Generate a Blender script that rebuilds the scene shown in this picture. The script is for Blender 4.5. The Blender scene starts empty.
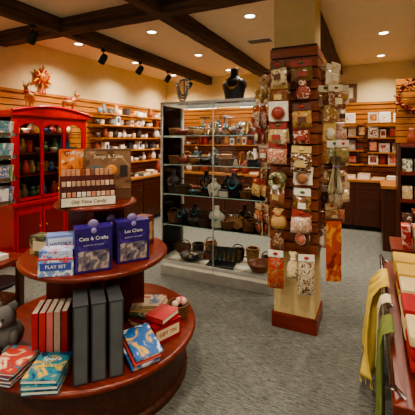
import bpy, bmesh, math, random
from mathutils import Matrix, Vector
random.seed(7)
R=random.random
def U(a,b): return a+(b-a)*random.random()
def lin(c):
    c=c/255.0
    return c/12.92 if c<=0.04045 else ((c+0.055)/1.055)**2.4
def L3(c): return (lin(c[0]),lin(c[1]),lin(c[2]),1)
_m={}
def newmat(name):
    m=bpy.data.materials.new(name); m.use_nodes=True
    return m,m.node_tree,m.node_tree.nodes['Principled BSDF']
def C(r,g,b,rough=.5,metal=0.0,var=.12):
    k=('C',r,g,b,rough,metal)
    if k in _m: return _m[k]
    m,nt,p=newmat('surface_%d_%d_%d'%(r,g,b))
    p.inputs['Roughness'].default_value=rough; p.inputs['Metallic'].default_value=metal
    tc=nt.nodes.new('ShaderNodeTexCoord'); n=nt.nodes.new('ShaderNodeTexNoise'); n.inputs['Scale'].default_value=9
    nt.links.new(tc.outputs['Object'],n.inputs['Vector'])
    rp=nt.nodes.new('ShaderNodeValToRGB'); c=L3((r,g,b))
    rp.color_ramp.elements[0].position=.3; rp.color_ramp.elements[1].position=.7
    rp.color_ramp.elements[0].color=[x*(1-var) for x in c[:3]]+[1]
    rp.color_ramp.elements[1].color=[min(1,x*(1+var)) for x in c[:3]]+[1]
    nt.links.new(n.outputs['Fac'],rp.inputs['Fac']); nt.links.new(rp.outputs['Color'],p.inputs['Base Color'])
    _m[k]=m; return m
def P(c1,c2,scale=25,c3=None,rough=.35):
    k=('P',c1,c2,scale,c3)
    if k in _m: return _m[k]
    m,nt,p=newmat('printed_cover')
    p.inputs['Roughness'].default_value=rough
    tc=nt.nodes.new('ShaderNodeTexCoord'); n=nt.nodes.new('ShaderNodeTexNoise'); n.inputs['Scale'].default_value=scale; n.inputs['Detail'].default_value=3; n.inputs['Distortion'].default_value=1.2
    nt.links.new(tc.outputs['Object'],n.inputs['Vector'])
    rp=nt.nodes.new('ShaderNodeValToRGB')
    rp.color_ramp.elements[0].position=.38; rp.color_ramp.elements[0].color=L3(c2)
    rp.color_ramp.elements[1].position=.46; rp.color_ramp.elements[1].color=L3(c1)
    if c3:
        e=rp.color_ramp.elements.new(.56); e.color=L3(c1)
        e=rp.color_ramp.elements.new(.61); e.color=L3(c3)
    nt.links.new(n.outputs['Fac'],rp.inputs['Fac']); nt.links.new(rp.outputs['Color'],p.inputs['Base Color'])
    _m[k]=m; return m
def wood(name,c1,c2,axis='Y',rough=.4,scale=3,bump=.1):
    k=('W',name,axis)
    if k in _m: return _m[k]
    m,nt,p=newmat(name)
    p.inputs['Roughness'].default_value=rough
    tc=nt.nodes.new('ShaderNodeTexCoord'); mp=nt.nodes.new('ShaderNodeMapping')
    s=[14,14,14]; s['XYZ'.index(axis)]=.9; mp.inputs['Scale'].default_value=s
    n=nt.nodes.new('ShaderNodeTexNoise'); n.inputs['Scale'].default_value=scale; n.inputs['Detail'].default_value=6; n.inputs['Distortion'].default_value=.6
    nt.links.new(tc.outputs['Object'],mp.inputs['Vector']); nt.links.new(mp.outputs['Vector'],n.inputs['Vector'])
    rp=nt.nodes.new('ShaderNodeValToRGB'); rp.color_ramp.elements[0].position=.3; rp.color_ramp.elements[1].position=.7
    rp.color_ramp.elements[0].color=L3(c1); rp.color_ramp.elements[1].color=L3(c2)
    nt.links.new(n.outputs['Fac'],rp.inputs['Fac']); nt.links.new(rp.outputs['Color'],p.inputs['Base Color'])
    b=nt.nodes.new('ShaderNodeBump'); b.inputs['Strength'].default_value=bump; b.inputs['Distance'].default_value=.01
    nt.links.new(n.outputs['Fac'],b.inputs['Height']); nt.links.new(b.outputs['Normal'],p.inputs['Normal'])
    _m[k]=m; return m
def glassmat():
    if 'g' in _m: return _m['g']
    m=bpy.data.materials.new('clear_glass'); m.use_nodes=True; nt=m.node_tree; nt.nodes.clear()
    o=nt.nodes.new('ShaderNodeOutputMaterial'); t=nt.nodes.new('ShaderNodeBsdfTransparent'); t.inputs[0].default_value=(.97,.985,.975,1)
    g=nt.nodes.new('ShaderNodeBsdfGlossy'); g.inputs['Roughness'].default_value=.03
    mx=nt.nodes.new('ShaderNodeMixShader'); f=nt.nodes.new('ShaderNodeFresnel'); f.inputs[0].default_value=1.22
    nt.links.new(f.outputs[0],mx.inputs[0]); nt.links.new(t.outputs[0],mx.inputs[1]); nt.links.new(g.outputs[0],mx.inputs[2]); nt.links.new(mx.outputs[0],o.inputs[0])
    _m['g']=m; return m
def emis(name,c,s):
    if name in _m: return _m[name]
    m,nt,p=newmat(name); p.inputs['Emission Color'].default_value=L3(c); p.inputs['Emission Strength'].default_value=s
    p.inputs['Base Color'].default_value=L3(c); _m[name]=m; return m

class MB:
    def __init__(s): s.v=[];s.f=[];s.mi=[];s.sm=[];s.mats=[];s.M=Matrix()
    def add(s,vs,fs,mat,smooth=False):
        b=len(s.v); s.v+=[tuple(s.M@Vector(v)) for v in vs]
        if mat not in s.mats: s.mats.append(mat)
        i=s.mats.index(mat)
        for f in fs: s.f.append([b+x for x in f]); s.mi.append(i); s.sm.append(smooth)
    def at(s,x,y,z,rz=0,rx=0,ry=0,sc=1):
        s.M=Matrix.Translation((x,y,z))@Matrix.Rotation(rz,4,'Z')@Matrix.Rotation(ry,4,'Y')@Matrix.Rotation(rx,4,'X')@Matrix.Scale(sc,4); return s
    def home(s): s.M=Matrix()
    def box(s,c,d,mat,rx=0,ry=0,rz=0,bev=0):
        bm=bmesh.new(); bmesh.ops.create_cube(bm,size=1)
        for v in bm.verts: v.co=Vector((v.co.x*d[0],v.co.y*d[1],v.co.z*d[2]))
        if bev: bmesh.ops.bevel(bm,geom=bm.edges[:],offset=bev,segments=2,affect='EDGES',profile=.7)
        T=Matrix.Translation(c)@Matrix.Rotation(rz,4,'Z')@Matrix.Rotation(ry,4,'Y')@Matrix.Rotation(rx,4,'X')
        bm.verts.index_update()
        s.add([tuple(T@v.co) for v in bm.verts],[[v.index for v in f.verts] for f in bm.faces],mat,False); bm.free()
    def lathe(s,c,prof,mat,n=24,sx=1,sy=1,smooth=True):
        vs=[];fs=[]
        for (r,z) in prof:
            for i in range(n):
                a=2*math.pi*i/n; vs.append((c[0]+r*math.cos(a)*sx,c[1]+r*math.sin(a)*sy,c[2]+z))
        for j in range(len(prof)-1):
            for i in range(n):
                k=(i+1)%n; fs.append([j*n+i,j*n+k,(j+1)*n+k,(j+1)*n+i])
        if prof[0][0]>1e-4: fs.append(list(range(n))[::-1])
        if prof[-1][0]>1e-4: fs.append([(len(prof)-1)*n+i for i in range(n)])
        s.add(vs,fs,mat,smooth)
    def cyl(s,c,r,h,mat,n=20,axis='Z'):
        O=s.M.copy(); T=Matrix.Translation(c)
        if axis=='X': T=T@Matrix.Rotation(math.pi/2,4,'Y')
        if axis=='Y': T=T@Matrix.Rotation(-math.pi/2,4,'X')
        s.M=O@T; e=min(r,h)*.08
        s.lathe((0,0,0),[(r-e,0),(r,e),(r,h-e),(r-e,h)],mat,n,smooth=False); s.M=O
    def tube(s,pts,r,mat,n=8,closed=False):
        pts=[Vector(p) for p in pts]; vs=[];fs=[]; N=len(pts)
        for i,p in enumerate(pts):
            if closed: t=pts[(i+1)%N]-pts[i-1]
            else: t=pts[min(i+1,N-1)]-pts[max(i-1,0)]
            t.normalize(); u=t.cross(Vector((0,0,1)))
            if u.length<.05: u=t.cross(Vector((1,0,0)))
            u.normalize(); w=t.cross(u); rr=r[i] if isinstance(r,(list,tuple)) else r
            for k in range(n):
                a=2*math.pi*k/n; vs.append(tuple(p+u*math.cos(a)*rr+w*math.sin(a)*rr))
        for i in range(N if closed else N-1):
            j=(i+1)%N
            for k in range(n):
                l=(k+1)%n; fs.append([i*n+k,i*n+l,j*n+l,j*n+k])
        if not closed: fs.append(list(range(n))); fs.append([(N-1)*n+k for k in range(n)][::-1])
        s.add(vs,fs,mat,True)
    def ball(s,c,r,mat,sx=1,sy=1,sz=1,n=14):
        pr=[(max(1e-5,r*math.sin(math.pi*i/10)),-r*sz*math.cos(math.pi*i/10)) for i in range(11)]
        s.lathe(c,pr,mat,n,sx,sy)
    def pillow(s,c,w,h,t,mat,n=7,seed=0,pw=.5):
        vs=[];fs=[]; rr=random.Random(seed)
        for side in (1,-1):
            for j in range(n+1):
                for i in range(n+1):
                    u=i/n;v=j/n; b=(max(0,math.sin(math.pi*u))*max(0,math.sin(math.pi*v)))**pw
                    jx=.04*(rr.random()-.5)*w
                    vs.append((c[0]+(u-.5)*w+jx,c[1]+side*t/2*b*(1+.35*(rr.random()-.5)),c[2]+(v-.5)*h))
        m=(n+1)**2
        for j in range(n):
            for i in range(n):
                a=j*(n+1)+i; fs.append([a,a+1,a+n+2,a+n+1]); fs.append([m+a,m+a+n+1,m+a+n+2,m+a+1])
        s.add(vs,fs,mat,True)
    def text(s,t,size,mat,c=(0,0,0),ext=.0006):
        cu=bpy.data.curves.new('t','FONT'); cu.body=t; cu.size=size; cu.extrude=ext; cu.align_x='CENTER'; cu.align_y='CENTER'; cu.resolution_u=2
        o=bpy.data.objects.new('t',cu); bpy.context.scene.collection.objects.link(o); bpy.context.view_layer.update()
        me=bpy.data.meshes.new_from_object(o.evaluated_get(bpy.context.evaluated_depsgraph_get()))
        T=Matrix.Translation(c)@Matrix.Rotation(math.pi/2,4,'X')
        s.add([tuple(T@v.co) for v in me.vertices],[list(p.vertices) for p in me.polygons],mat)
        bpy.data.objects.remove(o); bpy.data.curves.remove(cu); bpy.data.meshes.remove(me)
    def done(s,name,loc=(0,0,0),rz=0):
        me=bpy.data.meshes.new(name); me.from_pydata(s.v,[],s.f)
        for m in s.mats: me.materials.append(m)
        me.polygons.foreach_set('material_index',s.mi); me.polygons.foreach_set('use_smooth',s.sm); me.update()
        o=bpy.data.objects.new(name,me); o.location=loc; o.rotation_euler=(0,0,rz)
        bpy.context.scene.collection.objects.link(o); return o

# ---- common materials
cream=C(224,200,152,.9,var=.03); ceilm=C(232,214,178,.95,var=.03)
slat=lambda ax:wood('slatwall_maple',(156,92,36),(196,126,56),ax,.42)
slatbk=C(66,32,12,.7)
cherry=lambda ax:wood('cherry_wood',(86,24,9),(128,44,17),ax,.28,scale=2.5)
cherryd=lambda ax:wood('dark_cherry_wood',(56,25,13),(86,42,22),ax,.35)
beamm=lambda ax:wood('rough_beam_wood',(40,26,18),(104,74,52),ax,.8,scale=2,bump=.8)
G=glassmat()
alu=C(214,212,206,.3,.45); white=C(240,236,226,.5,var=.03); black=C(16,15,17,.4); steel=C(170,168,162,.25,1.0)
gold=C(200,150,60,.3,.9)
rattan=C(112,72,36,.8)

def carpet():
    m,nt,p=newmat('woven_carpet'); p.inputs['Roughness'].default_value=.95
    tc=nt.nodes.new('ShaderNodeTexCoord'); mp=nt.nodes.new('ShaderNodeMapping'); mp.inputs['Scale'].default_value=(7,75,1)
    n=nt.nodes.new('ShaderNodeTexNoise'); n.inputs['Scale'].default_value=2.2; n.inputs['Detail'].default_value=4
    nt.links.new(tc.outputs['Object'],mp.inputs['Vector']); nt.links.new(mp.outputs['Vector'],n.inputs['Vector'])
    n2=nt.nodes.new('ShaderNodeTexNoise'); n2.inputs['Scale'].default_value=60; n2.inputs['Detail'].default_value=2
    nt.links.new(tc.outputs['Object'],n2.inputs['Vector'])
    mx=nt.nodes.new('ShaderNodeMix'); mx.inputs[0].default_value=.25; nt.links.new(n.outputs['Fac'],mx.inputs[2]); nt.links.new(n2.outputs['Fac'],mx.inputs[3])
    rp=nt.nodes.new('ShaderNodeValToRGB'); rp.color_ramp.elements[0].position=.34; rp.color_ramp.elements[1].position=.66
    rp.color_ramp.elements[0].color=L3((58,58,54)); rp.color_ramp.elements[1].color=L3((128,127,118))
    nt.links.new(mx.outputs[0],rp.inputs['Fac']); nt.links.new(rp.outputs['Color'],p.inputs['Base Color'])
    b=nt.nodes.new('ShaderNodeBump'); b.inputs['Strength'].default_value=.4; b.inputs['Distance'].default_value=.006
    nt.links.new(mx.outputs[0],b.inputs['Height']); nt.links.new(b.outputs['Normal'],p.inputs['Normal'])
    return m
# ---- ROOM
XL,XR,YB,YF,H=-4.3,2.6,6.8,-2.6,2.87
b=MB(); b.box(((XL+XR)/2,(YB+YF)/2,-.05),(XR-XL+.4,YB-YF+.4,.1),carpet()); b.done('floor')
b=MB(); b.box(((XL+XR)/2,(YB+YF)/2,H+.05),(XR-XL+.4,YB-YF+.4,.1),ceilm); b.done('ceiling')
b=MB(); b.box((XL-.06,(YB+YF)/2,H/2),(.12,YB-YF+.24,H),cream); wl=b.done('wall_left')
b=MB(); b.box((XR+.06,(YB+YF)/2,H/2),(.12,YB-YF+.24,H),cream); b.done('wall_right')
b=MB(); b.box(((XL+XR)/2,YB+.06,H/2),(XR-XL,.12,H),cream); wb=b.done('wall_back')
b=MB()
b.box(((XL+XR)/2,YF-.06,.2),(XR-XL,.12,.4),cream); b.box(((XL+XR)/2,YF-.06,H-.15),(XR-XL,.12,.3),cream)
for x in (XL+.1,-1.9,.3,XR-.1): b.box((x,YF-.06,H/2),(.2,.12,H-.02),cream)
b.done('wall_front')  # unseen front wall, its openings added to let world light in
b=MB()
for x0,x1 in ((XL+.2,-2.0),(-1.8,.2),(.4,XR-.2)):
    b.box(((x0+x1)/2,YF-.06,1.48),(x1-x0,.01,2.17),G)
    b.box(((x0+x1)/2,YF-.06,1.48),(.05,.05,2.17),cherryd('Z'))
b.done('added_window_1')  # unseen storefront panes, added to go with the daylight openings
def slatw(x0,x1,z0,z1,place,par):
    b=MB(); b.box(((x0+x1)/2,.006,(z0+z1)/2),(x1-x0,.012,z1-z0),slatbk)
    z=z0
    while z<z1-.02:
        b.box(((x0+x1)/2,.02,z+.038),(x1-x0,.018,.072),slat('X'),bev=.002); z+=.086
    b.box(((x0+x1)/2,.02,z+.02),(x1-x0,.05,.04),slat('X'))
    o=b.done('slatwall',*place); o.parent=par; return o
slatw(0,9.2,.85,2.13,((XL,YF+9.3,0),-math.pi/2),wl)
slatw(0,6.7,.85,2.13,((XR-.1,YB,0),math.pi),wb)
for nm,c,d in (('baseboard_left',(XL+.012,2.1,.05),(.024,9.3,.1)),('baseboard_back',((XL+XR)/2,YB-.012,.05),(XR-XL,.024,.1)),('baseboard_right',(XR-.012,2.1,.05),(.024,9.3,.1))):
    b=MB(); b.box(c,d,cherryd('X' if 'back' in nm else 'Y')); b.done(nm)
def beam(p0,p1,w=.145,h=.16,ax='Y'):
    b=MB(); n=60; vs=[];fs=[]
    p0=Vector(p0);p1=Vector(p1); rr=random.Random(3)
    sv=Vector((1,0,0)) if ax=='Y' else Vector((0,1,0))
    cs=[(-.5,-.42),(-.42,-.5),(0,-.5),(.42,-.5),(.5,-.42),(.5,0),(.5,.5),(-.5,.5),(-.5,0)]
    for i in range(n+1):
        c=p0.lerp(p1,i/n)
        for (u,v) in cs:
            j=.009*(rr.random()-.5); vs.append(tuple(c+sv*(u*w+j)+Vector((0,0,v*h+(j if v<.4 else 0)))))
    m=len(cs)
    for i in range(n):
        for k in range(m):
            l=(k+1)%m; fs.append([i*m+k,i*m+l,(i+1)*m+l,(i+1)*m+k])
    fs.append(list(range(m)));fs.append([n*m+k for k in range(m)])
    b.add(vs,fs,beamm(ax)); return b.done('ceiling_beam')
zb=H-.08
beam((XL,2.83,zb),(XR,2.83,zb),ax='X')
for x in (-3.2,-1.87,-.546,.78,2.1): beam((x,YF,zb-.001),(x,YB,zb-.001),ax='Y')
b=MB(); b.box((0,0,0),(.36,.2,.012),white)
for i in range(7): b.box((0,-.07+i*.0235,-.01),(.31,.012,.006),C(120,112,100,.6))
b.done('ceiling_vent',(-1.37,4.54,H-.006))
def spot(x,y,z,e,ang=150,rad=.06,rot=(0,0,0),col=(1,.90,.74)):
    l=bpy.data.lights.new('lamp','SPOT'); l.energy=e; l.spot_size=math.radians(ang); l.spot_blend=.8; l.shadow_soft_size=rad; l.color=col
    o=bpy.data.objects.new('lamp',l); o.location=(x,y,z); o.rotation_euler=rot; bpy.context.scene.collection.objects.link(o); return o
for x in (-3.75,-2.5,-1.2,.15,1.5):
    for y in (-.6,1.4,3.6,4.9,6.2):
        if x==-3.75 and y<0: continue
        b=MB(); b.lathe((0,0,0),[(.075,0),(.075,-.008),(.06,-.012),(.055,-.002)],white,24)
        b.cyl((0,0,-.006),.052,.004,emis('lamp_glow',(255,240,214),14)); o=b.done('recessed_downlight',(x,y,H))
        l=spot(0,0,-.03,84,142); l.parent=o
for i,y in enumerate((1.9,2.45,3.5,4.3,5.1,5.9)):
    b=MB(); b.cyl((0,0,-.04),.03,.04,black); b.tube([(0,0,-.03),(0,0,-.1)],.008,black)
    b.at(0,0,-.13,ry=.7); b.lathe((0,0,-.07),[(.045,0),(.05,.01),(.045,.1),(.03,.13),(.01,.135)],black,18); b.cyl((0,0,-.066),.036,.003,emis('track_glow',(255,225,180),6)); b.home()
    o=b.done('track_spotlight',(-3.2,y,H-.16)); l=spot(-.06,0,-.24,62,75,.04,(0,.75,0)); l.parent=o

# ---- COLUMN
b=MB(); w=.32; b.box((0,0,H/2),(w,w,H),C(206,178,126,.85,var=.05),bev=.006); b.box((0,0,.06),(w+.03,w+.03,.12),cherry('X'),bev=.004)
z=.62
sc_=wood('slatwall_cherry',(116,54,22),(162,84,38),'X',.4)
while z<2.22:
    b.box((0,0,z+.037),(w+.05,w+.05,.071),sc_,bev=.002); z+=.085
b.box((0,0,1.43),(w+.03,w+.03,1.62),slatbk)
b.done('column',(-.546,2.89,0))
pal=[(205,165,110),(232,210,172),(160,96,56),(226,150,110),(150,146,84),(244,232,208),(190,100,90),(110,66,40),(226,186,70),(180,50,50),(180,160,196),(236,226,216)]
pal2=[(178,138,92),(216,194,152),(120,78,46),(190,110,84),(228,214,186),(146,60,44),(96,60,38),(206,164,146),(180,146,84),(116,116,72),(222,206,176),(150,104,66)]
def packet(b,w,h,kind,c,cd,seed):
    if kind=='cello':
        b.pillow((0,0,-.05-h/2),w,h,.055,P(c,random.choice(pal2),36,random.choice(pal2+[(240,230,210)]),.2),seed=seed,pw=.4)
        b.box((0,-.005,-.022),(w*.96,.006,.05),cd); b.ball((0,-.012,-.02),.013,random.choice([C(180,50,40),C(230,200,120),C(90,110,60)]),1.4,.5,.8,n=8)
        if R()<.5: b.box((0,-.031,-.05-h*.55),(w*.45,.003,h*.35),cd)
    elif kind=='card':
        b.box((0,0,-.02-h/2),(w,.004,h+.03),cd,rx=.05); b.ball((0,-.016,-.03-h*.55),w*.3,C(*c,.4),1,.45,1); b.tube([(w*.33*math.cos(a),-.012,-.03-h*.55+w*.33*math.sin(a)) for a in [6.283*k/14 for k in range(14)]],.006,C(*random.choice(pal2),.4),5,True)
    elif kind=='pouch':
        b.lathe((0,0,-.04-h),[(.001,0),(w*.36,.008),(w*.42,h*.3),(w*.38,h*.65),(w*.14,h*.82),(w*.12,h*.86),(w*.3,h+.02),(w*.26,h+.02)],P(c,random.choice(pal2),35,None,.6),12,1,.6); b.tube([(w*.16*math.cos(a),w*.11*math.sin(a),-.04-h*.16) for a in [6.283*k/10 for k in range(10)]],.006,cd,5,True)
    elif kind=='wreath':
        r=w*.36; b.tube([(r*math.cos(a),0,-.05-r+r*math.sin(a)) for a in [6.283*k/14 for k in range(14)]],w*.15,P(c,random.choice(pal2),50,None,.7),7,True); b.ball((0,-.025,-.05-2*r),.02,cd,n=8); b.tube([(-.02,-.02,-.05-2*r),(-.03,-.02,-.1-2*r)],.007,cd,5); b.tube([(.02,-.02,-.05-2*r),(.03,-.02,-.1-2*r)],.007,cd,5)
b=MB()
rows=[2.10,1.95,1.79,1.63,1.47,1.31,1.15,.99,.84]
cx,cy=-.546,2.89; sd=0
cards=[C(236,228,208),C(232,216,184),C(96,56,34),C(196,170,130),C(156,60,46),C(206,176,110),C(226,220,204)]
for fi,(nx,ny) in enumerate(((0,-1),(1,0),(-1,0),(0,1))):
    ang=math.atan2(nx,-ny)
    twist={0:0,1:-.75,2:.75,3:0}[fi]
    for ri,z0 in enumerate(rows):
        for u in (-.09,.085):
            z=z0+U(-.03,.03); d=.185
            bx,by=cx+nx*d+(-ny)*u, cy+ny*d+nx*u
            ww=U(.115,.155); hh=U(.10,.14); kind=random.choice(['cello','cello','cello','cello','cello','pouch','card','wreath']); ext=U(.08,.17) if fi!=2 else U(.07,.14)
            c=random.choice(pal2); cd=random.choice(cards)
            for k in range(2):
                dd=ext-.062*k
                if dd<.035: continue
                b.at(bx+nx*dd+U(-.012,.012),by+ny*dd+U(-.01,.01),z,rz=ang+twist+U(-.35,.35),ry=U(-.09,.09)); sd+=1
                packet(b,ww,hh,kind,c,cd,sd)
            b.home(); b.tube([(bx,by,z-.005),(bx+nx*ext,by+ny*ext,z-.005),(bx+nx*(ext+.012),by+ny*(ext+.012),z+.012)],.003,steel,6)
b.done('hanging_gift_packets')
b=MB()
for i,(x,y,z,h,c) in enumerate(((-.66,2.6,.68,.24,(176,60,44)),(-.53,2.62,.70,.2,(222,196,150)),(-.43,2.6,.68,.25,(206,190,160)))):
    b.tube([(x,2.71,z-.05),(x,y,z-.05)],.003,steel,6); b.at(x,y,z-.03,rz=U(-.4,.4)); packet(b,.12,h,'cello' if i!=1 else 'pouch',c,cards[0],900+i); b.home()
b.done('hanging_sachets')
b=MB()
b.at(0,0,0,rz=.35); b.pillow((0,0,0),.11,.46,.02,P((176,70,30),(206,140,60),9,(120,34,26),.8),n=9,seed=4); b.cyl((-.065,0,.235),.008,.13,cherryd('Y'),axis='X'); b.tube([(-.055,0,.24),(0,0,.29),(.055,0,.24)],.003,C(90,50,30),5); b.home()
b.tube([(-.12,0,.29),(0,0,.29)],.003,steel,6)
b.done('hanging_banner',(-.25,2.72,.67))

# ---- GLASS CASE
W,D,CH=1.29,.5,1.92
b=MB()
b.box((W/2,D/2,.05),(W,D,.1),C(176,172,162,.35,.5),bev=.004); b.box((W/2,D/2,.125),(W-.02,D-.02,.05),C(226,218,202,.5,var=.02))
t=.02
for x in (t/2,W-t/2):
    for y in (t/2,D-t/2): b.box((x,y,(CH+.1)/2),(t,t,CH-.1),alu)
b.box((W/2,t/2,(CH+.1)/2),(t*.5,t*.6,CH-.1),alu)
for z in (CH-.0125,.16):
    for y in (t/2,D-t/2): b.box((W/2,y,z),(W,t,.025),alu)
    for x in (t/2,W-t/2): b.box((x,D/2,z),(t,D,.025),alu)
b.box((W/2,D/2,CH-.003),(W-.03,D-.03,.006),G)
for x in (.004,W-.004): b.box((x,D/2,1.03),(.005,D-.04,1.72),G)
b.box((W/2,.006,1.03),(W-.04,.005,1.72),G)
SH=[.56,.9,1.23,1.55]
for z in SH:
    b.box((W/2,D/2,z-.004),(W-.04,D-.06,.008),G); b.box((W/2,.03,z-.004),(W-.04,.003,.009),C(176,206,196,.2))
    for x in (.03,W-.03): b.box((x,D/2,z-.014),(.01,D-.06,.012),alu)
b.cyl((W/2-.02,.02,.9),.012,.05,steel)
for x in (.3,.98): b.box((x,D-.05,CH-.035),(.4,.02,.015),alu); b.box((x,D-.05,CH-.044),(.38,.014,.004),emis('case_led',(255,244,220),6))
o=b.done('glass_display_case',(-2.13,3.24,0))
for x in (.2,.64,1.08):
    for y in (.1,.4):
        l=spot(x,y,CH-.05,8,140,.03,(0,0,0),(1,.94,.84)); l.parent=o
KX,KY=-2.13,3.24
def bust(b,s=1,mat=black,neck=gold):
    b0=b.M.copy(); b.M=b0@Matrix.Scale(s,4)
    b.lathe((0,0,0),[(.09,0),(.1,.015),(.105,.05),(.115,.1),(.13,.15),(.13,.185),(.1,.22),(.055,.245),(.042,.28),(.042,.33),(.036,.335)],mat,28,1,.5)
    if neck:
        pts=[(.075*math.cos(a),-.035-.032*abs(math.sin(a)),.235-.11*max(0,math.sin(a))) for a in [math.pi*i/16 for i in range(17)]]
        for i,p in enumerate(pts): b.ball(p,.008 if abs(i-8)>1 else .014,neck,n=8)
    b.M=b0
b=MB(); bust(b,1.05); b.done('necklace_display_bust',(KX+.8,KY+.22,CH))
b=MB(); b.box((0,0,.01),(.14,.09,.02),black); b.tube([(0,.02,.01),(0,.02,.27)],.007,black); b.tube([(-.06,.02,.24),(-.05,.02,.27),(0,.02,.285),(.05,.02,.27),(.06,.02,.24)],.013,C(70,66,62,.6))
for k in range(3):
    for i in range(21):
        a=math.pi*i/20; b.ball(((.062+.008*k)*math.cos(a),0-.008*k,.235-(.14+.035*k)*math.sin(a)),.012,C(96+20*k,90+18*k,84+16*k,.5),n=7)
b.done('bead_necklace_stand',(KX+.18,KY+.2,CH))
def bowl(b,x,y,z,r,h,mat,mat2=None,n=28):
    b.lathe((x,y,z),[(r*.45,0),(r*.7,h*.25),(r*.93,h*.7),(r,h),(r*.96,h),(r*.88,h*.7),(r*.6,h*.3),(.001,h*.16)],mat,n)
b=MB(); bowl(b,0,0,0,.13,.09,wood('bowl_wood',(94,42,18),(140,72,34),'X')); b.done('wooden_bowl',(KX+1.1,KY+.17,.15))
b=MB(); bowl(b,0,0,0,.14,.06,C(60,52,44,.5))
for i in range(9): b.ball((U(-.06,.06),U(-.06,.06),.04),.022,random.choice([C(120,90,60),C(190,180,160),C(60,80,90)]),n=8)
b.done('ceramic_bowl',(KX+.3,KY+.18,.15))
def basket(b,x,y,z,r,h,mat,handle=False):
    n=7
    for i in range(n):
        rr=r*(.75+.25*i/n); b.tube([(x+rr*math.cos(a),y+rr*math.sin(a),z+.008+h*i/n) for a in [math.pi*2*k/18 for k in range(18)]],h/n*.55,mat,5,True)
    b.cyl((x,y,z),r*.75,.01,mat)
    if handle: b.tube([(x+r*.95*math.cos(a),y,z+h*.9+r*.9*math.sin(a)) for a in [math.pi*k/12 for k in range(13)]],.006,mat,6)
b=MB(); basket(b,0,0,0,.11,.1,rattan); b.done('woven_basket',(KX+.7,KY+.36,.15))
b=MB(); b.box((0,0,.01),(.3,.16,.02),black,bev=.004); b.box((0,.1,.09),(.3,.012,.17),black,rx=-.35,bev=.004)
for i in range(6): b.tube([(-.12+.048*i,.088,.14),(-.12+.048*i,.05,.05)],.003,gold,5); b.ball((-.12+.048*i,.045,.05),.01,random.choice([gold,C(60,150,160),C(190,40,40)]),n=8)
b.done('jewelry_tray',(KX+.68,KY+.13,.15),.15)
silver=C(170,168,162,.22,.8); tan=C(156,112,66,.6)
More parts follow.
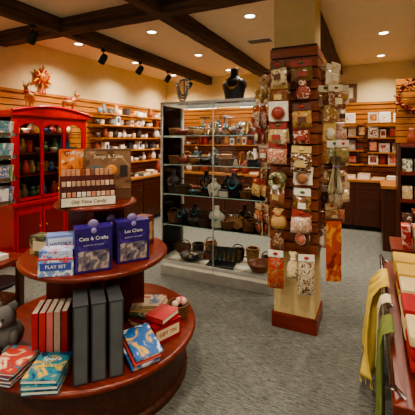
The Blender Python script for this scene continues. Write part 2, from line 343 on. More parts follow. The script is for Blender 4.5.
def item(b,k,xx,yy,z,seed=0):
    mm=random.choice([silver,C(186,178,164,.3),C(62,84,90,.3),C(130,46,30,.4),tan,black,black,C(88,52,32,.5),C(104,64,38,.5),C(54,40,32,.5)])
    if k=='plate':
        r=U(.07,.1); b.at(xx,yy,z+r,rx=math.pi/2-.25,rz=U(-.4,.4),sc=r/.075); b.lathe((0,0,0),[(.02,-.008),(.04,-.004),(.075,.006),(.07,.01),(.04,.002),(.001,0)],mm,24); b.tube([(.04*math.cos(a),.04*math.sin(a),.006) for a in [6.283*q/14 for q in range(14)]],.004,random.choice([gold,tan,black]),5,True); b.home()
        b.box((xx,yy+.04,z+.02),(.05,.07,.006),black,rx=.3)
    elif k=='vase': h=U(.14,.22); s=h/.14; b.lathe((xx,yy,z),[(.025*s,0),(.045*s,.03*s),(.05*s,.06*s),(.03*s,.1*s),(.018*s,.12*s),(.026*s,.14*s),(.02*s,.14*s)],mm,18)
    elif k=='bust': b.at(xx,yy,z,rz=U(-.5,.5)); bust(b,U(.55,.78),random.choice([black,black,black,C(205,195,175)]),random.choice([gold,steel,C(60,150,160)])); b.home()
    elif k=='bowl': bowl(b,xx,yy,z,U(.055,.09),U(.04,.07),mm,n=20)
    elif k=='stack':
        for q in range(3): bowl(b,xx,yy,z+.025*q,.065,.045,[rattan,tan,silver][q],n=18)
    elif k=='box': b.box((xx,yy,z+.03),(.1,.07,.06),mm,bev=.004); b.box((xx,yy,z+.064),(.104,.074,.01),random.choice([gold,black,black]))
    elif k=='basket': basket(b,xx,yy,z,U(.06,.09),U(.07,.11),random.choice([rattan,rattan,tan,C(66,40,24,.8)]),R()<.5)
    elif k=='fan':
        b.at(xx,yy,z+.01,rx=-.2)
        for i in range(9): a=math.radians(30+15*i); b.box((.07*math.cos(a),0,.07*math.sin(a)),(.14,.003,.02),mm,ry=-a)
        b.home()
    elif k=='leaf':
        b.at(xx,yy,z+.02,rx=-.3,rz=U(-.3,.3)); b.ball((0,0,.06),.06,mm,.75,.12,1.25); b.tube([(0,-.01,-.01),(0,-.012,.12)],.004,gold,5)
        for q in range(4):
            for s in (-1,1): b.tube([(0,-.011,.02+.025*q),(s*.035,-.008,.04+.025*q)],.003,gold,5)
        b.home()
    elif k=='bird':
        b.ball((xx,yy,z+.045),.045,mm,1.5,.8,.9); b.ball((xx+.058,yy,z+.086),.024,mm); b.tube([(xx+.075,yy,z+.086),(xx+.105,yy,z+.08)],[.008,.001],gold); b.tube([(xx-.05,yy,z+.05),(xx-.11,yy,z+.08)],[.018,.006],mm)
    elif k=='ring':
        b.tube([(xx+.06*math.cos(a),yy,z+.08+.06*math.sin(a)) for a in [math.pi*2*q/18 for q in range(18)]],.012,mm,6,True); b.box((xx,yy,z+.008),(.06,.05,.016),black)
    elif k=='tstand':
        b.cyl((xx,yy,z),.035,.01,black); b.tube([(xx,yy,z),(xx,yy,z+.2)],.005,black,6); b.tube([(xx-.06,yy,z+.2),(xx+.06,yy,z+.2)],.007,black,6)
        for q in range(5):
            l=U(.05,.13); c=random.choice([gold,silver,C(60,150,150,.3),C(180,50,40,.3)]); b.tube([(xx-.05+.025*q,yy-.006,z+.2),(xx-.05+.025*q,yy-.006,z+.2-l)],.002,c,4); b.ball((xx-.05+.025*q,yy-.006,z+.2-l),.011,c,n=7)
    elif k=='figure':
        b.lathe((xx,yy,z),[(.04,0),(.035,.03),(.022,.09),(.03,.12),(.012,.15)],mm,14); b.ball((xx,yy,z+.168),.022,tan); b.tube([(xx-.028,yy,z+.12),(xx-.045,yy-.02,z+.08)],[.009,.006],mm,6); b.tube([(xx+.028,yy,z+.12),(xx+.045,yy-.02,z+.08)],[.009,.006],mm,6)
def shelf_fill(z,kinds,name,seed,dx=(.11,.145)):
    random.seed(seed); b=MB()
    for row in (0,1):
        x=.09+.06*row; last=None
        while x<W-.1:
            k=random.choice([q for q in kinds if q!=last]); last=k
            item(b,k,x,.13+.22*row+U(-.02,.02),z); x+=U(*dx)
    return b.done(name,(KX,KY,0))
shelf_fill(SH[3],['plate','leaf','bowl','bird','stack','tstand','basket'],'silver_giftware',2)
shelf_fill(SH[2],['basket','bird','stack','box','basket','figure','leaf','bowl','figure'],'carved_giftware',5)
shelf_fill(SH[1],['bust','tstand','box','figure','tstand','basket','bowl','bust'],'jewelry_busts',9)
shelf_fill(SH[0],['basket','fan','bust','basket','bowl','basket','stack'],'woven_giftware',11)
b=MB()
for i in range(7):
    x=.1+i*.17; basket(b,x,.4,.15,.07,.08+.04*(i%3),[rattan,C(70,45,30,.8),tan][i%3],i%2==0)
for i in range(4): item(b,['fan','box','leaf','bowl'][i],.1+.36*i,.28,.15)
b.done('small_baskets',(KX,KY,0))
random.seed(21)

# ---- ROUND TIERED TABLE
TX,TY=-1.64,1.73
b=MB()
def disc(r,z,t=.035):
    b.lathe((0,0,z-t),[(r-.03,0),(r-.008,.004),(r,.012),(r,t-.01),(r-.006,t-.002),(r-.02,t),(.001,t)],cherry('X'),72)
disc(.655,.30);disc(.465,.77);disc(.26,1.10,.03)
b.lathe((0,0,.26),[(.6,-.26),(.6,-.23),(.58,-.22),(.58,0)],cherryd('X'),64,smooth=False)
for a in (0,math.pi/2):
    b.box((0,0,.52),(.62,.03,.44),cherry('Z'),rz=a+.6); b.box((0,0,.93),(.36,.025,.31),cherry('Z'),rz=a+.6)
b.cyl((0,0,.3),.07,.78,cherry('Z'))
b.done('round_tiered_display_table',(TX,TY,0))
FA=math.atan2(TX*-1,TY)
def tp(u,v):
    c,s=math.cos(FA),math.sin(FA); return (TX+u*c-v*s, TY+u*s+v*c)
def put(b,name,u,v,z,rz=0):
    x,y=tp(u,v); return b.done(name,(x,y,z),FA+rz)
def bookgeo(b,w,d,t,cov,pages=None):
    pages=pages or C(236,226,204,.8,var=.05)
    b.box((0,0,t/2),(w-.006,d-.006,t-.004),pages); b.box((0,0,.0015),(w,d,.003),cov); b.box((0,0,t-.0015),(w,d,.003),cov); b.box((-w/2+.0015,0,t/2),(.003,d,t),cov)
b=MB(); brn=C(104,72,50,.5)
b.box((0,0,.17),(.3,.12,.34),brn,bev=.003); b.box((0,-.061,.2),(.29,.002,.25),P((140,104,76),(98,68,48),9,(186,150,116))); b.text('Songs & Tales',.034,C(250,230,190),(0,-.063,.29)); b.ball((.02,-.066,.2),.035,C(230,150,60),1,.15); b.box((-.08,-.063,.19),(.06,.002,.08),C(90,110,120)); b.box((.1,-.063,.19),(.05,.002,.08),C(60,44,40))
put(b,'brown_gift_box',.07,.05,1.10,.1)
b=MB(); b.box((0,0,.17),(.17,.03,.34),C(216,96,40,.5)); b.box((0,-.016,.27),(.15,.003,.12),P((238,140,70),(150,50,24),12,(240,210,160))); b.text('craft kit',.03,white,(0,-.0185,.315)); put(b,'orange_picture_box',-.15,.06,1.10,.25)
b=MB(); b.box((0,.035,.09),(.32,.06,.18),C(84,30,24,.5)); b.box((0,-.01,.06),(.32,.04,.12),C(70,26,22,.5)); b.box((0,-.045,.03),(.32,.03,.06),C(60,24,22,.5)); b.box((0,-.061,.03),(.31,.002,.05),C(238,224,196,.5))
for i in range(11):
    b.box((-.14+.028*i,-.045,.07),(.021,.02,.03),random.choice([C(226,190,160),C(206,140,110),C(240,230,210)]))
    b.box((-.14+.028*i,-.012,.13),(.021,.025,.035),random.choice([C(186,150,120),C(206,160,130),C(226,206,180)]))
    b.box((-.14+.028*i,.035,.195),(.021,.03,.045),random.choice([C(150,80,50),C(190,140,110),C(206,150,110)]))
b.text('Old Time Candy',.03,C(60,30,24),(0,-.0635,.03)); put(b,'candy_stick_counter_display',-.05,-.14,1.10,.12)
pur=C(48,26,112,.35)
def purple_box(u,v,rz,title,name,s=1.0):
    b=MB(); w,h,d=.19*s,.235*s,.1
    b.box((0,0,h/2),(w,d,h),pur,bev=.003)
    b.box((0,-d/2-.001,h/2),(w-.012,.002,h-.012),P((50,28,110),(78,52,146),9,(36,18,84)))
    b.box((0,-d/2-.003,h*.28),(w*.82,.003,h*.42),P((110,102,110),(60,54,80),22,(176,160,150)))
    b.text(title,.028,white,(0,-d/2-.003,h*.76)); b.text('puzzle for cat lovers',.013,C(200,190,220),(0,-d/2-.003,h*.62))
    b.ball((0,-.02,h+.012),.03,C(120,104,150),1,.5,.9); b.ball((0,-d/2-.001,h*.93),.016,C(150,130,180),1,.3)
    put(b,name,u,v,.77,rz)
purple_box(-.02,-.345,.12,'Cats & Crafts','purple_puzzle_box',1.05); purple_box(.2,-.25,.22,'Les Chats','purple_puzzle_box',1.05); purple_box(.08,-.12,.3,'Cat Charades','purple_puzzle_box',.95)
b=MB(); b.box((0,0,.045),(.18,.11,.09),P((120,160,206),(220,70,60),20,(236,232,226)),bev=.002); b.box((0,-.056,.052),(.16,.002,.04),C(60,80,160)); b.text('PLAY SET',.026,white,(0,-.0575,.052)); b.box((0,0,.092),(.184,.114,.006),C(206,60,56))
b.box((0,0,.115),(.17,.1,.04),P((190,200,226),(200,70,70),20,(90,120,180)))
put(b,'blue_patterned_box',-.2,-.34,.77,-.15)
b=MB(); b.box((0,0,.09),(.15,.09,.18),C(120,136,190,.5),bev=.002); b.box((0,-.046,.13),(.13,.002,.07),C(206,214,232)); b.text('HISTORY',.028,C(40,60,130),(0,-.0475,.13)); put(b,'history_game_box',-.2,-.2,.77,.05)
b=MB(); b.box((0,0,.06),(.1,.06,.12),C(40,30,30,.5)); b.box((0,-.031,.06),(.09,.002,.11),P((200,170,150),(60,40,40),22)); put(b,'photo_card_box',-.07,-.17,.77,-.2)
b=MB(); b.box((0,0,.1),(.14,.1,.2),P((110,50,32),(170,120,74),12,(70,28,24))); b.box((0,-.051,.1),(.1,.002,.12),C(190,156,110)); b.text('tea',.04,C(90,30,20),(0,-.0525,.1)); put(b,'tea_gift_box',.3,.02,.77,.8)
b=MB(); b.box((0,0,.06),(.16,.1,.12),P((70,80,60),(180,150,100),14)); b.box((0,-.051,.06),(.11,.002,.06),C(220,200,160)); put(b,'green_gift_box',-.31,.03,.77,-.6)
# lower tier
b=MB(); sl=C(50,52,54,.55)
for i in range(3):
    b.box((-.09+i*.085,0,.195),(.072,.2,.39),sl,bev=.003); b.box((-.09+i*.085,-.102,.195),(.058,.002,.37),C(86,88,88,.6)); b.box((-.09+i*.085,0,.335),(.074,.19,.008),C(34,35,38))
put(b,'grey_box_file',.01,-.5,.30,.06)
b=MB()
for i,c in enumerate(((170,30,26),(190,44,34),(206,110,104),(180,150,130),(150,30,30))):
    b.box((-.09+i*.038,0,.13),(.032,.16,.26),C(*c,.45),bev=.002); b.box((-.09+i*.038,.003,.131),(.026,.158,.262),C(236,226,204))
put(b,'red_books_upright',-.22,-.27,.30,-.12)
tcv=P((40,120,136),(216,170,60),9,(20,64,100))
b=MB()
for k in range(3):
    b.at(U(-.006,.006),U(-.006,.006),.022*k,rz=U(-.06,.06)); bookgeo(b,.17,.22,.02,tcv)
b.home(); b.M=Matrix.Translation((0,.02,.067))@Matrix.Rotation(-math.pi/2,4,'X'); b.text('Space',.042,white,(0,-.0005,.03)); b.text('Atlas',.042,C(240,210,90),(0,-.0005,-.02)); b.home()
put(b,'childrens_book_stack',-.23,-.5,.30,-.28)
b=MB()
for k in range(4):
    b.at(U(-.006,.006),U(-.006,.006),.016*k,rz=U(-.1,.1)); bookgeo(b,.17,.22,.015,P((180,60,50),(226,200,160),9,(60,110,130)) if k%2 else C(60,60,90))
b.home(); put(b,'paperback_stack',-.42,-.38,.30,-.5)
b=MB(); cvb=P((34,96,160),(226,176,60),9,(216,220,226))
for k,z in enumerate((0.0,.02,.04)):
    b.M=Matrix.Translation((.01*k,0,z))@Matrix.Rotation(.3,4,'X'); bookgeo(b,.16,.21,.015,cvb if k!=1 else C(200,60,50))
b.home(); b.box((0,.065,.0),(.1,.04,.07),cherryd('X')); put(b,'blue_activity_book',.22,-.47,.335,.3)
b=MB()
for k in range(6):
    b.at(.012*k,.01*k,.018*k,rz=.12*k); bookgeo(b,.17,.22,.017,[P((226,200,160),(190,80,50),9,(80,130,120)),P((170,40,36),(230,200,160),9),C(70,70,60),P((90,110,70),(230,210,170),9),C(206,170,120),P((186,160,126),(60,90,120),9,(150,50,40))][k])
b.home(); put(b,'fanned_magazine_stack',.33,-.12,.30,.7)
b=MB(); b.box((0,0,.05),(.2,.12,.1),C(170,20,22,.4),bev=.003); b.box((0,-.061,.05),(.17,.002,.06),C(230,210,170)); b.text('GIFT TIN',.032,C(160,20,20),(0,-.063,.05)); b.box((0,0,.103),(.204,.124,.01),C(150,16,20,.4)); b.box((0,0,.109),(.12,.07,.004),black)
b.at(.01,.01,.115,rz=.3); bookgeo(b,.17,.13,.03,C(190,60,60)); b.home()
put(b,'red_gift_tin',.38,-.31,.30,.45)
b=MB(); basket(b,0,0,0,.075,.09,rattan)
for i in range(7): b.ball((U(-.04,.04),U(-.04,.04),.09),.026,random.choice([C(202,110,116),C(180,50,50),C(216,180,160)]),n=8)
put(b,'soap_basket',.53,-.1,.30,.8)
b=MB(); gr=C(96,92,88,.95)
b.ball((0,0,.08),.08,gr,1.1,1,1); b.ball((0,-.03,.19),.06,gr)
for s in (-1,1):
    b.ball((.045*s,-.01,.245),.022,gr,1,.6,1.2); b.ball((.07*s,-.06,.09),.025,gr,1,1,1.6); b.ball((.055*s,-.09,.03),.032,gr,1,1.3,.9); b.ball((.02*s,-.086,.2),.007,black,n=8)
b.ball((0,-.088,.175),.018,C(200,190,180,.9)); b.ball((0,-.105,.18),.007,black,n=8); put(b,'plush_bear',-.49,-.14,.30,-.3)

# ---- RED CHINA CABINET
red=C(170,12,20,.22,var=.08); redd=C(112,8,12,.3)
b=MB(); W2,D2,h1,h2=1.18,.42,.72,1.80
b.box((0,0,.09),(W2,D2,.05),red,bev=.006)
for x in (-W2/2+.06,W2/2-.06):
    for y in (-D2/2+.05,D2/2-.05): b.lathe((x,y,0),[(.03,0),(.045,.03),(.04,.06),(.03,.08)],red,12)
n=24
vs=[];fs=[]
for i in range(n+1):
    u=i/n; x=(u-.5)*(W2-.12); zz=.07-.045*(.5+.5*math.cos(6*math.pi*u)); vs+=[(x,-D2/2,zz-.02),(x,-D2/2,.08),(x,-D2/2+.02,zz-.02),(x,-D2/2+.02,.08)]
for i in range(n):
    a=4*i; fs+=[[a,a+4,a+5,a+1],[a+2,a+3,a+7,a+6],[a,a+2,a+6,a+4]]
b.add(vs,fs,red)
b.box((0,0,.4),(W2-.04,D2-.03,.58),red); b.box((0,0,h1),(W2+.03,D2+.03,.05),red,bev=.012)
for i in range(3):
    x=(-1+i)*(W2-.08)/3
    b.box((x,-D2/2+.012,.4),((W2-.1)/3-.015,.02,.5),red,bev=.006); b.box((x,-D2/2-.002,.4),((W2-.1)/3-.09,.012,.4),redd,bev=.005); b.ball((x+.13*(1 if i<1 else -1),-D2/2-.014,.42),.012,gold,n=10)
yf=-D2/2+.04
b.box((0,D2/2-.02,(h1+h2)/2),(W2-.06,.02,h2-h1),C(70,18,14,.6))
for x in (-W2/2+.045,W2/2-.045):
    b.box((x,yf,(h1+h2)/2),(.05,.05,h2-h1-.02),red,bev=.006); b.box((x,D2/2-.04,(h1+h2)/2),(.05,.05,h2-h1-.02),red)
    b.box((x,0,(h1+h2)/2),(.006,D2-.1,h2-h1-.1),G)
dw=(W2-.14)/3
for i in range(3):
    x=(-1+i)*dw; z0,z1=h1+.04,h2-.05
    for s in (-1,1): b.box((x+s*(dw/2-.012),yf-.01,(z0+z1)/2),(.022,.028,z1-z0),red,bev=.004)
    b.box((x,yf-.01,z0+.018),(dw,.028,.036),red); b.box((x,yf-.01,z1),(dw,.028,.05),red)
    vs=[];fs=[];m=14;rw=dw/2-.022
    for k in range(m+1):
        a=math.pi*k/m; xx=x+rw*math.cos(a); za=z1-.14+.1*math.sin(a); vs+=[(xx,yf-.02,za),(xx,yf-.02,z1),(xx,yf,za),(xx,yf,z1)]
    for k in range(m): a=4*k; fs+=[[a,a+1,a+5,a+4],[a+2,a+6,a+7,a+3],[a,a+4,a+6,a+2]]
    b.add(vs,fs,red); b.box((x,yf-.006,(z0+z1)/2),(dw-.05,.004,z1-z0-.05),G)
    b.ball((x+dw/2-.02,yf-.03,1.2),.01,gold,n=8)
for z in (1.05,1.33,1.58): b.box((0,.02,z),(W2-.12,D2-.12,.012),C(120,40,30,.5))
b.box((0,0,h2),(W2,D2,.05),red,bev=.01)
vs=[];fs=[];m=28
for k in range(m+1):
    u=k/m*2-1; xx=u*(W2/2+.02); za=h2+.03+.08*math.cos(u*math.pi/2)
    for y in (-D2/2-.02,D2/2-.04): vs+=[(xx,y,h2),(xx,y,za+.02)]
for k in range(m): a=4*k; fs+=[[a,a+4,a+5,a+1],[a+2,a+3,a+7,a+6],[a+1,a+5,a+7,a+3],[a,a+2,a+6,a+4]]
fs+=[[0,1,3,2],[4*m,4*m+2,4*m+3,4*m+1]]
b.add(vs,fs,red)
b.tube([((k/m*2-1)*(W2/2+.03),-D2/2-.025,h2+.05+.08*math.cos((k/m*2-1)*math.pi/2)) for k in range(m+1)],.02,red,8)
for z in (.75,1.06,1.34,1.59):
    x=-.48
    while x<.5:
        mm=random.choice([C(220,210,190,.3),C(60,90,150,.3),C(190,60,50,.4),C(190,160,110,.4),C(150,120,90,.4),gold,C(90,130,90,.4)])
        q=R()
        if q<.35: b.lathe((x,U(-.05,.05),z),[(.03,0),(.045,.03),(.05,.08),(.03,.13),(.02,.16),(.03,.18),(.02,.18)],mm,14)
        elif q<.6: bowl(b,x,U(-.08,0),z,.055,.06,mm,n=14)
        elif q<.8: b.box((x,.02,z+.08),(.08,.03,.15),mm,bev=.003)
        else: b.ball((x,0,z+.05),.045,mm); b.ball((x,0,z+.12),.03,mm)
        x+=U(.08,.12)
o=b.done('red_china_cabinet',(-3.99,3.22,0),math.pi/2)
for x in (-.35,0,.35): l=spot(x,-.06,h2-.06,6,150,.03,(0,0,0),(1,.88,.7)); l.parent=o  # spots added to brighten the cabinet interior, no fixture there
def deer(name,loc,rz,col):
    b=MB(); m=C(*col,.45,.3)
    b.ball((0,0,.15),.055,m,1.5,.9,1)
    for x,y in ((-.06,-.02),(-.06,.02),(.06,-.02),(.06,.02)): b.tube([(x,y,.14),(x*1.05,y,.07),(x*.98,y,0)],[.022,.014,.012],m)
    b.tube([(.06,0,.17),(.1,0,.22),(.11,0,.25)],[.036,.028,.022],m); b.ball((.125,0,.262),.028,m,1.5,.8,.8); b.tube([(-.08,0,.16),(-.1,0,.17)],[.012,.005],m)
    for s in (-1,1):
        b.tube([(.11,.012*s,.275),(.09,.035*s,.30),(.1,.04*s,.33)],[.008,.006,.003],m,6); b.ball((.1,.025*s,.275),.014,m,1,1.6,.6,n=8)
    b.box((0,0,.004),(.2,.09,.008),m); b.ball((.1,0,.19),.04,C(180,30,30),.6,.9,.5); b.ball((0,0,.2),.05,C(150,40,34),1.2,.9,.4)
    b.done(name,loc,rz)
deer('reindeer_figurine',(-3.95,2.98,h2+.115),math.pi/2+math.pi+.5,(186,126,60)) 
deer('reindeer_figurine',(-3.95,3.6,h2+.095),math.pi/2-.5,(150,96,50))
b=MB()
for i in range(12):
    a=math.pi/6*i; r=.13 if i%2 else .18
    b.M=Matrix.Rotation(a,4,'X'); b.tube([(0,0,.03),(0,.012,r*.6),(0,0,r)],[.018,.03,.003],C(170,40,22,.4) if i%2 else C(196,130,40,.4,.4),8); b.home()
b.ball((.01,0,0),.07,C(196,116,40,.35),.4); b.ball((.03,0,0),.025,C(190,40,40,.4),.5)
for i in range(3): b.tube([(0,-.03+.03*i,-.12),(.005,-.04+.04*i,-.24)],[.006,.014],C(170,50,30),6)
b.done('wall_sunburst_ornament',(XL+.045,3.42,2.40))

# ---- left edge card spinner
b=MB(); b.cyl((0,0,0),.2,.03,black); b.tube([(0,0,.02),(0,0,1.78)],.015,steel)
for k in range(6):
    for j in range(4):
        a=math.pi/3*k; z=.85+.23*j; M=Matrix.Rotation(a,4,'Z')@Matrix.Translation((0,-.14,z)); b.M=M
        c=random.choice([(80,150,150),(150,90,160),(235,230,215),(90,110,170),(120,160,110),(225,220,210)])
        b.box((0,0,.07),(.13,.02,.17),P(c,(235,225,210),18,random.choice(pal)),rx=.12); b.box((0,-.02,.0),(.14,.05,.006),steel); b.box((0,-.045,.02),(.14,.003,.03),steel); b.home()
b.done('greeting_card_spinner',(-3.5,2.25,0),.3)
b=MB(); b.box((0,0,.46),(.6,.5,.035),cherry('X'),bev=.005)
for x in (-.25,.25):
    for y in (-.2,.2): b.box((x,y,.22),(.05,.05,.44),cherryd('Z'))
b.box((0,0,.12),(.5,.4,.03),cherryd('X')); b.done('low_display_table',(-3.02,1.78,0),.2)
b=MB()
for k in range(3): b.at(-.12+.005*k,.02,.02*k,rz=.1*k); bookgeo(b,.18,.24,.02,P((235,230,220),(190,110,90),10))
for k in range(2): b.at(.12,.0,.02*k,rz=-.2); bookgeo(b,.18,.24,.02,P((220,210,190),(90,120,150),10))
b.home(); b.done('picture_book_stack',(-3.02,1.78,.479),.2)

# ---- Perimeter counters
ctop=lambda:wood('counter_top_wood',(150,92,46),(186,124,68),'X',.35)
def counter(name,loc,rz,length,depth=.55,h=.84):
    b=MB(); b.box((length/2,depth/2,h/2+.03),(length,depth-.04,h-.1),cherryd('Z')); b.box((length/2,depth/2,h-.02),(length+.0,depth+.0,.04),ctop(),bev=.005); b.box((length/2,depth/2+.02,.04),(length,depth-.08,.08),black)
    n=max(1,int(length/.5)); w=length/n
    for i in range(n): b.box((w*(i+.5),.012,.4),(w-.03,.02,h-.2),cherryd('Z'),bev=.004); b.box((w*(i+.5),.0,.4),(w-.14,.01,h-.34),cherryd('X'),bev=.003); b.ball((w*(i+.85),-.008,.6),.012,steel,n=8)
    return b.done(name,loc,rz)
counter('display_counter',(XL+.56,YB-.6,0),0,2.9)
counter('display_counter',(XL+.6,3.95,0),math.pi/2,2.8)
counter('display_counter',(-.75,YB-.6,0),0,1.5)
b=MB(); b.box((.2,.4,.42),(.4,.8,.84),cherryd('Z'),bev=.003); b.box((.2,.4,.86),(.44,.84,.04),ctop(),bev=.004); b.box((.2,-.006,.42),(.3,.012,.6),cherryd('X'),bev=.004); b.done('cabinet_pedestal',(.15,5.2,0))
def wallshelf(name,loc,rz,length,zs,depth=.26,kinds=('mug','box','vase','frame'),pals=None):
    b=MB()
    for z in zs:
        b.box((length/2,-depth/2-.03,z-.01),(length,depth,.018),slat('X'))
        for x in (.08,length-.08): b.box((x,-depth/2-.03,z-.03),(.012,depth-.03,.03),steel)
        x=.06
        while x<length-.05:
            k=random.choice(kinds); c=C(*random.choice(pals or [(240,236,226),(206,196,180),(185,130,76),(90,110,130),(150,44,36),(60,52,48),(205,160,96),(70,40,28)]),.4); y=U(-.22,-.12); dx=.1
            if k=='mug':
                b.lathe((x,y,z),[(.034,0),(.04,.005),(.04,.09),(.036,.09),(.034,.01),(.001,.008)],c,16); b.tube([(x+.04,y,z+.075),(x+.066,y,z+.06),(x+.062,y,z+.03),(x+.04,y,z+.02)],.006,c,6); dx=.12
            elif k=='box': hh=U(.08,.18); b.box((x,y,z+hh/2),(.09,.1,hh),c,bev=.003); b.box((x,y-.052,z+hh/2),(.06,.002,hh*.5),random.choice([white,C(150,60,40),C(60,70,80)])); dx=.115
            elif k=='vase': s=U(.9,1.35); b.lathe((x,y,z),[(.03*s,0),(.05*s,.04*s),(.05*s,.08*s),(.025*s,.14*s),(.032*s,.17*s),(.024*s,.17*s)],c,16); dx=.13
            elif k=='frame':
                fw=U(.12,.18); fh=U(.15,.21); b.box((x+.03,y,z+fh/2),(fw,.012,fh),random.choice([white,white,white,cherryd('X'),C(206,196,180)]),rx=-.12); b.box((x+.03,y-.008,z+fh/2),(fw-.05,.004,fh-.06),P(random.choice(pal),random.choice(pal),12,random.choice(pal)),rx=-.12); b.box((x+.03,y+.035,z+.05),(.02,.06,.1),black,rx=.4); dx=fw+.01
            elif k=='bowl': bowl(b,x+.01,y,z,.06,.06,c,n=18); dx=.14
            elif k=='basket': basket(b,x,y,z,.06,.08,rattan); dx=.14
            elif k=='stack':
                for q in range(3): bowl(b,x,y,z+.025*q,.05,.045,c,n=14)
                dx=.12
            x+=dx+U(.0,.02)
    return b.done(name,loc,rz)
wallshelf('mug_wall_shelves',(XL+.03,4.3,0),math.pi/2,2.25,(1.1,1.32,1.54,1.76,1.95),kinds=('mug','box','mug','bowl','stack','vase'),pals=[(244,240,232),(236,230,220),(214,180,140),(130,66,40),(60,50,46),(240,236,226),(110,120,124)])
wallshelf('gift_wall_shelves',(XL+.5,YB-.03,0),0,1.0,(1.1,1.4,1.72),kinds=('vase','bowl','box'))
wallshelf('pottery_wall_shelves',(-2.75,YB-.03,0),0,1.7,(1.1,1.4,1.72),kinds=('vase','bowl','box','basket'))
wallshelf('framed_card_shelves',(-.72,YB-.03,0),0,.6,(1.08,1.32,1.56,1.80),kinds=('frame','frame','box'))
wallshelf('framed_card_shelves',(-.05,YB-.03,0),0,1.2,(1.08,1.29,1.54,1.80),kinds=('frame','box','frame'))
def topstock(name,loc,rz,length):
    b=MB(); x=.08
    while x<length:
        c=C(*random.choice([(60,44,36),(160,110,66),(215,208,194),(130,54,38),(90,100,90),(90,56,36)]),.5); q=R(); y=U(.15,.35)
        if q<.3: bowl(b,x,y,0,.09,.08,c)
        elif q<.6: b.lathe((x,y,0),[(.05,0),(.08,.06),(.075,.14),(.04,.2),(.045,.24),(.035,.24)],c,18)
        elif q<.8: basket(b,x,y,0,.09,.11,rattan)
        else: b.at(x,y,0,rz=U(-.3,.3)); bookgeo(b,.16,.2,.05,c); b.home()
        x+=U(.15,.22)
    return b.done(name,loc,rz)
topstock('countertop_pottery',(XL+.7,YB-.6,.84),0,2.6)
topstock('countertop_pottery',(XL+.6,4.05,.84),math.pi/2,2.2)
b=MB()
for k in range(6): b.at(.16+.22*k,.2,0,rz=U(-.2,.2)); bookgeo(b,.18,.24,.03+.03*(k%3),C(*random.choice([(235,228,214),(180,150,110),(90,60,44)]),.5))
b.home(); b.done('countertop_books',(-.7,YB-.55,.84))
b=MB()
f=wood('carved_frame',(82,56,40),(130,94,70),'X')
for s in (-1,1): b.box((0,0,s*.13),(.36,.04,.06),f,bev=.01); b.box((s*.15,0,0),(.06,.04,.2),f,bev=.01)
b.box((0,.008,0),(.26,.01,.22),C(226,206,170)); b.ball((0,-.005,0),.05,C(150,110,80),1,.3,1); b.done('carved_wall_plaque',(-.40,YB-.025,2.36))
b=MB()
for i in range(34):
    a=U(-.06,.06); x=U(-.05,.05); y=U(-.04,.04); c=random.choice([C(140,130,100,.8),C(160,146,150,.8),C(170,150,110,.8)])
    b.tube([(x,y,-.22),(x*.4,y*.4,-.06),(x*.8,y*.8,.02)],[.004,.003,.005],c,5); b.ball((x,y,-.24),.009,c,1,1,2.5,n=6)
b.tube([(.018*math.cos(k),.018*math.sin(k),-.06) for k in [6.283*q/10 for q in range(10)]],.006,C(120,80,150),5,True)
b.tube([(-.12,.02,-.06),(.0,.0,-.06)],.003,steel,6); b.done('dried_lavender_bundle',(-.235,2.72,1.36))

# ---- RIGHT: shelf gondola with wreath
b=MB()
Wg=1.0
b.box((.015,.22,.72),(.03,.44,1.44),cherryd('Z')); b.box((Wg-.015,.22,.72),(.03,.44,1.44),cherryd('Z')); b.box((Wg/2,.43,1.15),(Wg,.03,2.3),slatbk)
z=1.46
while z<2.26: b.box((Wg/2,.412,z+.038),(Wg,.014,.074),slat('X'),bev=.002); z+=.085
for z in (.08,.42,.75,1.08,1.42): b.box((Wg/2,.21,z),(Wg-.05,.42,.025),cherryd('X')); b.box((Wg/2,.0,z+.02),(Wg-.05,.015,.04),cherry('X'))
b.done('shelf_gondola',(.3,4.75,0))
b=MB()
for z in (.095,.435,.765,1.095):
    x=.1
    while x<Wg-.1:
        c=random.choice([(120,130,90),(206,170,120),(160,70,46),(90,60,46),(190,160,130),(140,36,32)])
        if R()<.5: b.box((x,.1,z+.09),(.11,.14,.17),P(c,(235,225,210),14,random.choice(pal)),bev=.003)
        else: basket(b,x,.12,z,.06,.1,C(*c,.7))
        x+=.135
b.done('shelf_giftware',(.3,4.75,0))
b=MB()
for i in range(110):
    a=U(0,2*math.pi); r=.17+U(-.04,.04); p=Vector((r*math.cos(a),U(-.04,.02),r*math.sin(a))); q=p+Vector((U(-.06,.06),U(-.05,0),U(-.06,.06)))
    b.tube([p,(p+q)/2,q],[.002,.016,.001],random.choice([C(150,44,20,.6),C(186,116,34,.6),C(100,28,16,.6),C(120,86,34,.6)]),5)
for i in range(14): a=U(0,6.28); b.ball((.17*math.cos(a),-.04,.17*math.sin(a)),.016,C(180,30,26,.3),n=8)
b.tube([(.17*math.cos(a),0,.17*math.sin(a)) for a in [6.283*i/20 for i in range(20)]],.022,C(90,56,30,.8),6,True)
b.done('autumn_wreath',(.50,5.08,2.05))
b=MB()
for i in range(3): b.lathe((.1+.16*i,.2,0),[(.03,0),(.055,.05),(.05,.12),(.025,.18),(.03,.22),(.022,.22)],C(*[(150,66,40),(190,136,66),(110,56,38)][i],.4),16)
b.done('ceramic_vases',(.36,4.75,1.4325))

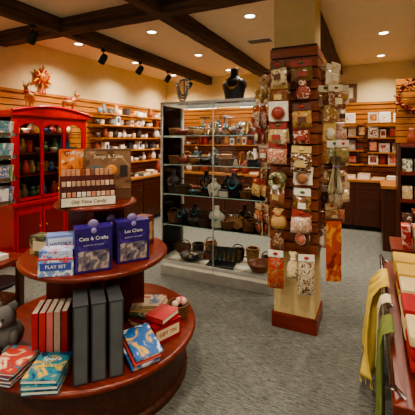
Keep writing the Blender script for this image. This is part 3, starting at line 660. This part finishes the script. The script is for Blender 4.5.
# ---- RIGHT FOREGROUND textile display
b=MB()
b.box((.4,.8,.56),(.8,1.6,.04),cherry('Y'),bev=.006); b.box((.44,.8,.27),(.70,1.54,.54),cherryd('Z')); b.box((.5,.8,.78),(.55,1.5,.4),cherryd('Z')); b.box((.5,.8,.98),(.6,1.56,.035),cherry('Y'),bev=.006)
b.tube([(.0,.03,.62),(.0,1.57,.62)],.01,steel)
for y in (.05,.8,1.55): b.tube([(.04,y,.58),(.0,y,.62)],.008,steel)
b.done('textile_display_table',(.07,1.35,0))
def scarf(name,y0,w,z0,z1,col,x0=.07,fr=3,amp=.02,top=.03,fringe=True,col2=None,flare=.4,ph=0):
    b=MB(); n=44; m=30; mat=P(col,col2,40,col,rough=.9) if col2 else C(*col,.9,0.0,.2)
    vs=[];fs=[]
    for j in range(m+1):
        t=j/m*(top+z0-z1)
        for i in range(n+1):
            u=i/n; h=max(0,t-top)
            g=min(1,h/.06); sp=.55+flare*min(1,h/.3)
            fold=amp*(math.sin(u*fr*2*math.pi+ph+.7*math.sin(h*6))+.35*math.sin(u*fr*5.3*math.pi+h*7+ph))
            yy=(u-.5)*w*sp+.025*math.sin(h*6+ph)
            if t<top: x=x0+top-t; z=z0+.012
            else: x=x0-.02-(amp+fold)*g*(.6+h); z=z0-h+.03*h*math.sin(u*6)
            vs.append((x,y0+yy,z))
    for j in range(m):
        for i in range(n): a=j*(n+1)+i; fs.append([a,a+1,a+n+2,a+n+1])
    b.add(vs,fs,mat,True)
    if fringe:
        for i in range(0,n+1): v=vs[m*(n+1)+i]; b.tube([v,(v[0]+U(-.004,.004),v[1]+U(-.005,.005),v[2]-.04)],.002,mat,4)
    o=b.done(name); s=o.modifiers.new('thick','SOLIDIFY'); s.thickness=.004; return o
scarf('yellow_scarf',2.42,.56,.63,.12,(222,190,92),fr=3,amp=.042)
scarf('cream_scarf',2.08,.2,.63,.3,(226,208,168),fr=2,amp=.012,ph=1)
scarf('olive_green_scarf',1.80,.32,.63,.1,(118,126,62),fr=2.5,amp=.014,ph=2)
b=MB()
for i in range(5):
    for k in range(3): b.box((.09+.02*R(),.02+.23*i,.035+.05*k),(.16,.2,.045),C(*random.choice([(176,40,38),(216,176,90),(176,50,50),(226,200,150),(156,34,44)]),.9),bev=.018)
b.done('folded_textiles',(.12,1.6,.59))
b=MB()
for i in range(4):
    b.box((.12,.02+.2*i,.07),(.16,.14,.14),P(random.choice([(190,50,40),(225,200,160),(90,120,80)]),(235,225,205),14,(180,90,50)),bev=.004)
b.done('boxed_gift_sets',(.4,1.9,.9975))
b=MB(); b.box((0,0,.3),(.5,.36,.6),cherryd('Z'),bev=.004); b.box((0,0,.615),(.54,.4,.03),cherry('X'),bev=.004)
b.done('display_pedestal',(.42,3.3,0))
b=MB()
for i in range(5): b.box((-.16+.08*i,-.08,.09),(.06,.14,.18),P([(190,50,40),(225,205,170),(210,140,90),(226,180,70),(200,60,50)][i],(235,225,205),14,(190,60,50)),bev=.003,ry=-.05)
b.done('wrapped_soap_boxes',(.42,3.3,.63))

# ---- world & camera
w=bpy.data.worlds.new('world'); bpy.context.scene.world=w; w.use_nodes=True
w.node_tree.nodes['Background'].inputs[0].default_value=(1,.98,.94,1); w.node_tree.nodes['Background'].inputs[1].default_value=1.1
try: bpy.context.scene.view_settings.look='AgX - Medium High Contrast'
except Exception as e: print(e)
cd=bpy.data.cameras.new('cam'); cam=bpy.data.objects.new('camera',cd); bpy.context.scene.collection.objects.link(cam)
cd.sensor_width=36; cd.lens=342/415*36; cd.shift_y=-67.5/415; cd.clip_start=.05
cam.location=(0,0,1.5); cam.rotation_euler=(math.pi/2,0,math.radians(25.5))
bpy.context.scene.camera=cam
